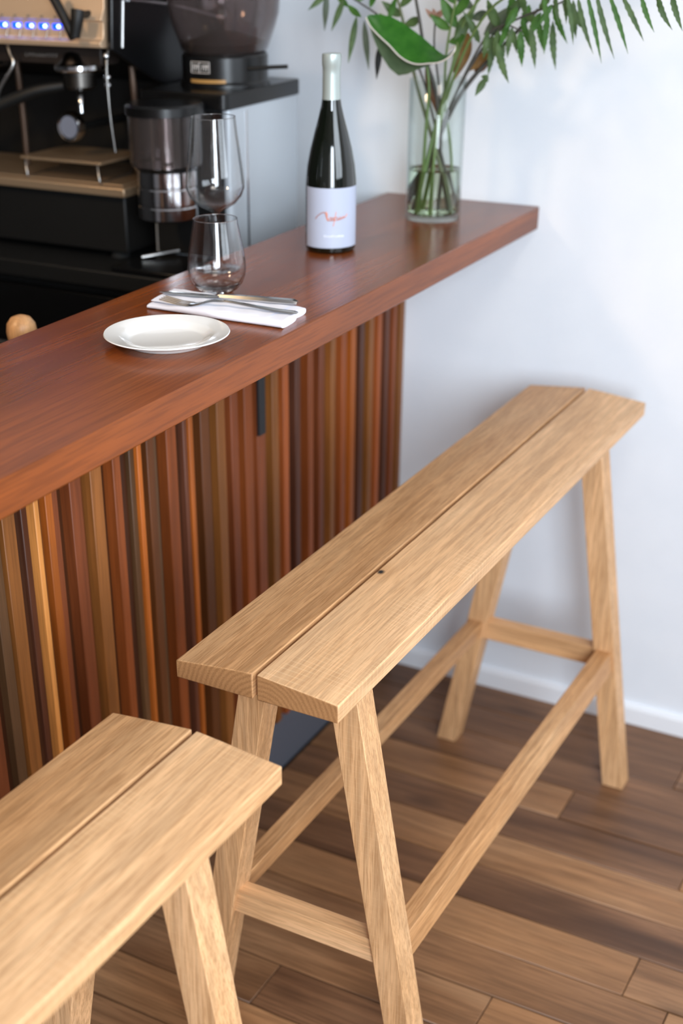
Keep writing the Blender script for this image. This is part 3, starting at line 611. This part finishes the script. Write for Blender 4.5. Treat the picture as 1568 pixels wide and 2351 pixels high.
# other stems
dl = stemthing('dry_leaf_branch', 'dark woody branch with curled ochre dry leaves, over the vase rim', 'plant', [(-.177, -.185, zb_+.003), (-.155, -.185, 1.13), (-.128, -.185, 1.20), (-.098, -.182, 1.26), (-.06, -.175, 1.31), (-.015, -.17, 1.355), (.03, -.17, 1.40)], (.0042, .0022), STEMD, 'cut stems in the vase')
for a, b, wd, m in (((-.088, -.178, 1.362), (-.107, -.185, 1.287), .030, DRY), ((-.05, -.17, 1.335), (-.082, -.18, 1.302), .020, DRY), ((-.075, -.175, 1.30), (-.05, -.15, 1.33), .018, DRYB)): leaf(dl, a, b, wd, m, droop=.012, fold=.6)
bs = stemthing('brown_twig', 'reddish brown bare twig leaning in the middle of the vase', 'plant', [(-.118, -.175, zb_+.002), (-.128, -.18, 1.14), (-.131, -.185, 1.20), (-.140, -.19, 1.27), (-.158, -.195, 1.32), (-.170, -.2, 1.38), (-.178, -.205, 1.42)], (.0034, .0022), STEMD, 'cut stems in the vase')
leaf(bs, (-.156, -.198, 1.315), (-.133, -.2, 1.235), .013, DRYB, droop=.006, fold=.7)
for k, (lab_, pts, rr, mm) in enumerate((
    ('straight grey stem crossing to the lower right in the vase', [(-.095, -.205, zb_+.002), (-.112, -.205, 1.13), (-.145, -.2, 1.21), (-.176, -.195, 1.285), (-.20, -.19, 1.36), (-.22, -.19, 1.42)], (.0032, .002), STEMO),
    ('slim bright green stem standing near the middle of the vase', [(-.108, -.165, zb_+.002), (-.112, -.172, 1.16), (-.122, -.185, 1.25), (-.118, -.2, 1.33), (-.10, -.21, 1.42)], (.0022, .0016), STEMG),
    ('olive green stem leaning to the lower left corner of the vase', [(-.150, -.228, zb_+.002), (-.142, -.22, 1.13), (-.128, -.205, 1.22), (-.112, -.19, 1.30), (-.09, -.18, 1.37), (-.07, -.17, 1.44)], (.0036, .002), STEMG))):
    s_ = stemthing('cut_stem', lab_, 'plant', pts, rr, mm, 'cut stems in the vase')
    p = Vector(pts[-1]); q = Vector(pts[-2])
    for j in range(4):
        a = q.lerp(p, .2+.22*j); sg = -1 if j % 2 else 1
        leaf(s_, a, a+Vector((sg*.035, -.01, .012+.012*j)), .016, (LF2, LF1, LF3)[k], droop=.004)
big = stemthing('broad_leaf_branch', 'branch with broad grey-green oval leaves above the vase', 'plant', [(-.125, -.225, zb_+.002), (-.125, -.21, 1.2), (-.108, -.2, 1.30), (-.088, -.2, 1.38), (-.05, -.2, 1.43)], (.0028, .0016), STEMG, 'cut stems in the vase')
for a, b, wd, m in (((-.075, -.2, 1.395), (-.102, -.21, 1.352), .022, LF2), ((-.05, -.205, 1.362), (.02, -.215, 1.412), .028, LF3), ((-.10, -.2, 1.37), (-.13, -.21, 1.42), .02, LF1), ((-.06, -.2, 1.42), (-.10, -.22, 1.44), .02, LF1), ((-.045, -.205, 1.41), (-.015, -.22, 1.372), .018, LF2)): leaf(big, a, b, wd, m, fold=.2, droop=.004)
random.seed(21)
for k in range(8):      # the bouquet goes on above the frame
    e = Vector((-.34+.065*k+random.uniform(-.02, .02), random.uniform(-.28, -.16), random.uniform(1.50, 1.60))); b0 = Vector((-.05, -.2, 1.43)); mid = b0.lerp(e, .5)+Vector((0, 0, -.012))
    obj('twig', T([b0, mid, e], (.0024, .001), 6, 4), STEMG, big, world=True, smooth=80)
    for q_ in range(5):
        a = (mid.lerp(e, .05+.235*q_)); sg = -1 if q_ % 2 else 1
        leaf(big, a, a+Vector((sg*random.uniform(.02, .045), random.uniform(-.025, .01), random.uniform(.005, .04))), random.uniform(.018, .03), random.choice((LF2, LF1, LF3)), droop=.004, fold=.2)
fl = stemthing('dried_flower', 'dried pale pink flower head on a thin dark stem', 'flower', [(-.14, -.165, zb_+.002), (-.131, -.175, 1.18), (-.135, -.185, 1.27), (-.143, -.195, 1.34), (-.141, -.2, 1.385)], (.0018, .0014), STEMD, 'cut stems in the vase')
for k in range(9):
    a = k*2*math.pi/9; p0 = Vector((-.141, -.2, 1.384)); leaf_o = obj('petal', leaf_bm(p0, p0+Vector((.017*math.cos(a), .012*math.sin(a)-.004, .012+.004*(k % 2))), .008, droop=.002), PINK, fl, world=True, smooth=80)

# ================================================================== BACK BAR
ZK = .965
bk = thing('back_counter', 'black back counter below the espresso machine', 'counter', (-1.3, -.27, 0))
obj('worktop', B(-2.19, -.385, -.50, -.003, ZK-.03, ZK), BLACKM, bk, world=True, bevel=.002)
obj('cabinet', B(-2.19, -.42, -.47, -.003, .06, ZK-.0305), BLACKM, bk, world=True)
for k in range(3):
    x0 = -2.18+k*.58
    d = obj('door', B(x0, x0+.57, -.490, -.4705, .08, ZK-.05), BLACK, bk, world=True, bevel=.002)
    obj('handle', T([(x0+.06, -.505, .80), (x0+.5, -.505, .80)], .005, 8, 0), SATIN, d, world=True, smooth=60)
sh = obj('under_bar_shelf', B(-.55, -.3175, -2.58, -.815, .905, .925), darkshelf, bevel=.001); tag(sh, 'dark wooden shelf fixed behind the bar below the counter slab', 'shelf')
tm = thing('coffee_tamper', 'round turned wooden tamper knob peeping up behind the counter', 'tamper', (-.458, -.968, .9253))
obj('base', L([(0, 0), (.028, 0), (.029, .001), (.029, .012), (.012, .018), (.009, .022), (0, .022)], n=40), CHROME, tm, smooth=35)
obj('knob', L([(0, .022), (.009, .022), (.0095, .034), (.015, .046), (.0215, .060), (.0232, .072), (.0215, .084), (.015, .093), (.006, .0965), (0, .097)], n=40), KNOB, tm, smooth=60)
jg = thing('steel_cup', 'small steel cup at the left frame edge behind the counter', 'cup', (-.53, -1.005, .9253))
obj('cup_body', L([(0, 0), (.024, 0), (.027, .003), (.029, .075), (.0275, .075), (.0255, .004), (0, .003)], n=40), CHROME, jg, smooth=40)
obj('cup_handle', T([(-.028, 0, .065), (-.046, 0, .060), (-.046, 0, .030), (-.027, 0, .020)], .003, 8, 6), BLACK, jg, smooth=60)

# ------------------------------------------------------------------ espresso machine
em = thing('espresso_machine', 'black and steel espresso machine with a row of blue lit buttons', 'machine', (-1.0, -.25, ZK))
MX0, MX1, MY = -1.55, -.664, -.42
obj('housing', extrude_prof([(-.415, 1.345), (-.395, 1.50), (-.06, 1.50), (-.05, 1.24), (-.20, 1.26), (-.34, 1.318)], 0, MX0, MX1-.004), BLACK, em, world=True, bevel=.004)
sp_ = obj('side_panel', extrude_prof([(-.425, 1.335), (-.405, 1.52), (-.045, 1.52), (-.045, ZK+.005), (-.13, ZK+.005), (-.15, 1.22), (-.30, 1.275)], 0, MX1-.004, MX1+.008), BLACK, em, world=True, bevel=.003)
obj('trim_strip', T([(-.6555, -.395, 1.337), (-.6555, -.385, 1.412)], .0026, 8, 0), SATIN, em, world=True, smooth=60)
obj('cup_rail', T([(-.6535, -.37, 1.412), (-.6535, -.225, 1.395), (-.6535, -.099, 1.371), (-.6535, -.06, 1.365)], .0025, 8, 6), CHROME, em, world=True, smooth=60)['label'] = 'thin chrome side rail'
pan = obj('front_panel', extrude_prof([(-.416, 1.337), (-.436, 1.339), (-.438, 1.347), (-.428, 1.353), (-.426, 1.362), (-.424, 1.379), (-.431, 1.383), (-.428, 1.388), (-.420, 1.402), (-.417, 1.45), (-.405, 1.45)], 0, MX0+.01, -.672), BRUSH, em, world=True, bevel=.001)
pan['label'] = 'brushed metal button panel, warm lamp reflection put into its colour'
for k in range(8):
    x = -.767-.0305*k
    b_ = obj('button', B(x-.0150, x+.0045, -.4285, -.4225, 1.3655, 1.3750), LEDB, em, world=True, bevel=.001); b_['label'] = 'blue lit push button'
    obj('lamp', L([(0, -.0035), (.0026, -.003), (.0032, 0), (0, .0005)], (x, -.4285, 1.3705), 16, axis='Y'), LEDW, b_, world=True, smooth=60)
    obj('lever', T([(x+.0065, -.430, 1.371), (x+.0065, -.4335, 1.362), (x+.0065, -.437, 1.351)], .0014, 6, 3), mat('dull_lever', (.36, .34, .33, 1), .35, .8), em, world=True, smooth=60)
    bm = bmesh.new()
    for j in range(2): tube(bm, [(x-.007+.004*j, -.4325, 1.3845), (x-.005+.004*j, -.431, 1.3885)], .0006, 4, 0)
    obj('button_mark', bm, GREYP, em, world=True)
bm = bmesh.new(); tube(bm, [(-.757, -.455, 1.425), (-.735, -.458, 1.395), (-.711, -.46, 1.356)], .0085, 10, 5); tube(bm, [(-.701, -.455, 1.400), (-.702, -.459, 1.384), (-.709, -.46, 1.358)], (.0125, .0095), 12, 5)
tube(bm, [(-.702, -.42, 1.392), (-.702, -.455, 1.392)], .006, 8, 0)
obj('steam_lever', bm, BLACKM, em, world=True, smooth=60)['label'] = 'black steam paddle'
obj('body_back', B(MX0, -.66, -.20, -.05, ZK+.02, 1.26), BLACKM, em, world=True, bevel=.003)
obj('body_base', B(MX0, MX1, -.405, -.05, ZK+.012, 1.082), BLACKM, em, world=True, bevel=.004)
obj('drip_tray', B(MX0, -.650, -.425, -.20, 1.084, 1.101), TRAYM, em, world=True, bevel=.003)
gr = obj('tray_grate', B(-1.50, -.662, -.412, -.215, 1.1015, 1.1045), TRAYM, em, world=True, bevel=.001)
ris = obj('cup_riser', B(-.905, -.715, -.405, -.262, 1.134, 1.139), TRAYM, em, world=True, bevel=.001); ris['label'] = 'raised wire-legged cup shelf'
for x in (-.895, -.724):
    obj('riser_leg', T([(x, -.402, 1.134), (x+.012, -.416, 1.116), (x+.014, -.416, 1.1046), (x, -.30, 1.1046), (x, -.272, 1.134)], .0018, 6, 0), SATIN, ris, world=True, smooth=60)
for gx in (-.767, -1.0):
    g_ = obj('group_head', L([(0, 0), (.044, 0), (.047, .003), (.047, .010), (.036, .016), (.028, .030), (0, .045)], (gx, -.378, 1.294), 40), CHROME, em, world=True, smooth=40)
    f_ = obj('portafilter', L([(0, 0), (.022, 0), (.0295, .006), (.0295, .026), (.033, .027), (.033, .032), (0, .032)], (gx, -.378, 1.261), 32), mat('dull_dark_steel', (.12, .11, .10, 1), .35, 1), em, world=True, smooth=40)
    obj('portafilter_handle', T([(gx-.028, -.392, 1.268), (gx-.08, -.415, 1.258), (gx-.16, -.435, 1.228)], (.0085, .0125), 12, 4), BLACKM, f_, world=True, smooth=60)
    obj('spout', T([(gx, -.378, 1.260), (gx+.006, -.39, 1.243), (gx+.010, -.395, 1.222)], (.0075, .0045), 10, 4), CHROME, f_, world=True, smooth=60)
    obj('neck', B(gx-.03, gx+.03, -.375, -.33, 1.29, 1.335), SATIN, em, world=True, bevel=.004)
obj('steam_wand', T([(-.671, -.415, 1.338), (-.670, -.425, 1.315), (-.668, -.43, 1.28), (-.664, -.432, 1.22), (-.660, -.43, 1.165)], .0030, 8, 5), mat('dark_steel', (.2, .19, .18, 1), .3, 1), em, world=True, smooth=60)
for z in (1.325, 1.29, 1.277): obj('wand_joint', L([(0, -.006), (.0055, -.004), (.0062, 0), (.0055, .004), (0, .006)], (-.670, -.4255, z), 16), CHROME, em, world=True, smooth=60)
obj('steam_wand', T([(-.897, -.42, 1.338), (-.888, -.425, 1.322), (-.880, -.43, 1.302), (-.915, -.44, 1.25), (-.93, -.44, 1.18)], .0035, 8, 5), SATIN, em, world=True, smooth=60)
gg = obj('pressure_gauge', L([(0, -.010), (.020, -.010), (.0245, -.012), (.0265, -.009), (.0265, .006), (0, .006)], (-.800, -.372, 1.194), 40, axis='Y'), CHROME, em, world=True, smooth=35)
gg['label'] = 'round chrome rimmed gauge'
obj('gauge_face', L([(0, -.0108), (.0195, -.0108), (.0195, -.0103), (0, -.0103)], (-.800, -.372, 1.194), 40, axis='Y'), mat('gauge_glass_face', srgb(120, 124, 138), .1), gg, world=True)
obj('gauge_arm', T([(-.80, -.368, 1.19), (-.80, -.30, 1.19), (-.80, -.202, 1.19)], .008, 10, 0), BLACKM, em, world=True)
for x in (-.685, -.955): obj('rear_tube', T([(x, -.33, 1.30), (x, -.325, 1.22), (x-.004, -.32, 1.108)], .006, 8, 4), mat('dull_bronze', srgb(92, 74, 62), .4, .5), em, world=True, smooth=60)
bm = bmesh.new(); random.seed(2)
for k in range(10):
    x = -.872+.0078*k; tube(bm, [(x, -.4005, 1.3165), (x+.001, -.4005, 1.3215)], .0007, 4, 0); tube(bm, [(x, -.4005, random.choice((1.3165, 1.319, 1.3215))), (x+.004, -.4005, random.choice((1.3165, 1.3215)))], .0007, 4, 0)
obj('valance', B(-1.5, -.70, -.400, -.345, 1.305, 1.336), mat('dark_bronze_valance', srgb(48, 40, 36), .4, .3), em, world=True, bevel=.002)
obj('maker_lettering', bm, mat('faint_letter', srgb(110, 105, 100), .4), em, world=True)['label'] = 'faint grey lettering, too small to read'
for x in (-1.5, -.70):
    for yy in (-.38, -.09): obj('foot', L([(0, 0), (.018, 0), (.016, .013), (0, .013)], (x, yy, ZK+.0002), 20), RUBBER, em, world=True, smooth=35)

# ------------------------------------------------------------------ grinder
gd = thing('coffee_grinder', 'silver-sided coffee grinder with black lid and clear bean hopper', 'grinder', (-.55, -.22, ZK))
gx0, gx1, gy0, gy1 = -.640, -.462, -.352, -.100
def rrect(x0, x1, y0, y1, r, n=5):
    P = []
    for cx_, cy_, a0 in ((x1-r, y0+r, -90), (x1-r, y1-r, 0), (x0+r, y1-r, 90), (x0+r, y0+r, 180)):
        for i in range(n+1): a = R(a0+90*i/n); P.append((cx_+r*math.cos(a), cy_+r*math.sin(a)))
    return P
obj('body', extrude_prof(rrect(gx0, gx1, gy0, gy1, .012), 2, ZK+.010, 1.2385), ALU, gd, world=True, smooth=35)['label'] = 'silver grey painted body'
obj('front_plate', B(gx0+.012, gx1-.014, gy0-.004, gy0+.002, ZK+.012, 1.236), BLACKM, gd, world=True, bevel=.001)
obj('side_strip', B(gx1-.0005, gx1+.0012, gy0+.052, gy0+.058, ZK+.016, 1.232), CHROME, gd, world=True)['label'] = 'thin bright seam strip'
obj('lid', extrude_prof(rrect(gx0-.004, gx1+.004, gy0-.02, gy1+.004, .014), 2, 1.2388, 1.266), BLACK, gd, world=True, smooth=35, bevel=.002)['label'] = 'black top casting'
hc = (-.542, -.235)
cl = obj('collar', L([(0, 0), (.083, 0), (.083, .006), (.079, .010), (.079, .050), (.076, .054), (0, .054)], (*hc, 1.2662), 48), BLACK, gd, world=True, smooth=35)
obj('hopper', L([(.070, 0), (.074, .0), (.079, .006), (.094, .045), (.1, .065), (.103, .095), (.105, .17), (.103, .17), (.101, .095), (.098, .066), (.092, .046), (.077, .008), (.070, .003)], (*hc, 1.3205), 56, closed=True), SMOKE, gd, world=True, smooth=60)['label'] = 'smoked clear bean hopper'
bm = L([(0, 0), (.068, 0), (.074, .006), (.080, .016), (.05, .024), (.02, .034), (0, .036)], (*hc, 1.3215), 40); obj('coffee_beans', bm, BEAN, gd, world=True, smooth=60)['kind'] = 'stuff'
obj('hopper_lid', L([(0, 0), (.108, 0), (.108, .012), (.02, .02), (0, .02)], (*hc, 1.4907), 40), BLACK, gd, world=True, smooth=35)
obj('adjuster_lever', T([(hc[0]+.07, hc[1]-.035, 1.298), (-.425, -.262, 1.302), (-.400, -.252, 1.303)], .0035, 8, 0), BLACKM, cl, world=True, smooth=60)
# plate with lettering and gold strip, on the collar facing the room
def onc(u, v, rr=.0796, base=1.2662):
    a = math.atan2(-.87, .10)+u/.0795; return (hc[0]+rr*math.cos(a), hc[1]+rr*math.sin(a), base+v)
def strip(u0, u1, v0, v1, rr=.0798):
    bm = bmesh.new(); A = []
    for i in range(13):
        u = lerp(u0, u1, i/12); A.append([bm.verts.new(onc(u, v, r)) for r, v in ((rr-.0006, v0), (rr, v0), (rr, v1), (rr-.0006, v1))])
    for p, q in zip(A, A[1:]):
        for k in range(4): bm.faces.new((p[k], q[k], q[(k+1) % 4], p[(k+1) % 4]))
    bm.faces.new(A[0]); bm.faces.new(A[-1][::-1]); return bm
bm = bmesh.new()
for seg_ in ([(-.034, .026), (.006, .026)], [(.006, .026), (.006, .044)], [(.006, .044), (-.034, .044)], [(-.034, .044), (-.034, .026)], [(-.014, .026), (-.014, .044)]):
    (a, b), (c, d) = seg_; tube(bm, [onc(lerp(a, c, i/6), lerp(b, d, i/6)) for i in range(7)], .0008, 4, 0)
for u in (-.029, -.024, -.019, -.008, -.003, .001): tube(bm, [onc(u, .030), onc(u+.001, .040)], .0009, 4, 0); tube(bm, [onc(u, .040), onc(u+.003, .036)], .0009, 4, 0)
obj('name_plate', bm, mat('plate_print', srgb(190, 182, 176), .4), cl, world=True)['label'] = 'framed pale badge lettering, unreadable'
obj('gold_strip', strip(-.036, .036, .008, .015), GOLDP, cl, world=True)['label'] = 'narrow strip of gold lettering'
# doser
dc = (-.546, -.432)
obj('doser_lid', L([(0, 0), (.070, 0), (.070, .014), (.066, .018), (0, .020)], (*dc, 1.2385), 44), BLACK, gd, world=True, smooth=35)
obj('doser_window', L([(.062, 0), (.0655, 0), (.0665, .083), (.063, .083)], (*dc, 1.155), 48, closed=True), SMOKE, gd, world=True, smooth=60)['label'] = 'clear plastic doser chamber'
ms = obj('doser_drum', L([(0, 0), (.052, 0), (.055, .003), (.055, .022), (.0535, .024), (.0535, .026), (.055, .028), (.055, .054), (.0535, .056), (.0535, .058), (.055, .060), (.055, .084), (.060, .088), (.062, .092), (0, .094)], (*dc, 1.0605), 48), CHROME, gd, world=True, smooth=30)
obj('doser_star', L([(0, 0), (.012, 0), (.012, .078), (0, .078)], (*dc, 1.157), 20), SATIN, gd, world=True, smooth=35)
obj('doser_arm', B(dc[0]-.03, dc[0]+.03, dc[1]+.045, gy0+.001, 1.10, 1.235), BLACKM, gd, world=True)
obj('fork_rest', T([(-.575, -.365, .985), (-.598, -.40, .983), (-.622, -.42, .979)], .004, 8, 4), SATIN, gd, world=True, smooth=60)
obj('base_tray', B(gx0-.004, gx1-.004, -.49, gy1, ZK+.0002, ZK+.0098), BLACK, gd, world=True, bevel=.003)
for yy in (-.33, -.215, -.12): obj('foot', L([(0, 0), (.014, 0), (.012, .012), (0, .012)], (gx1+.004, yy, ZK+.0002), 20), RUBBER, gd, world=True, smooth=35)
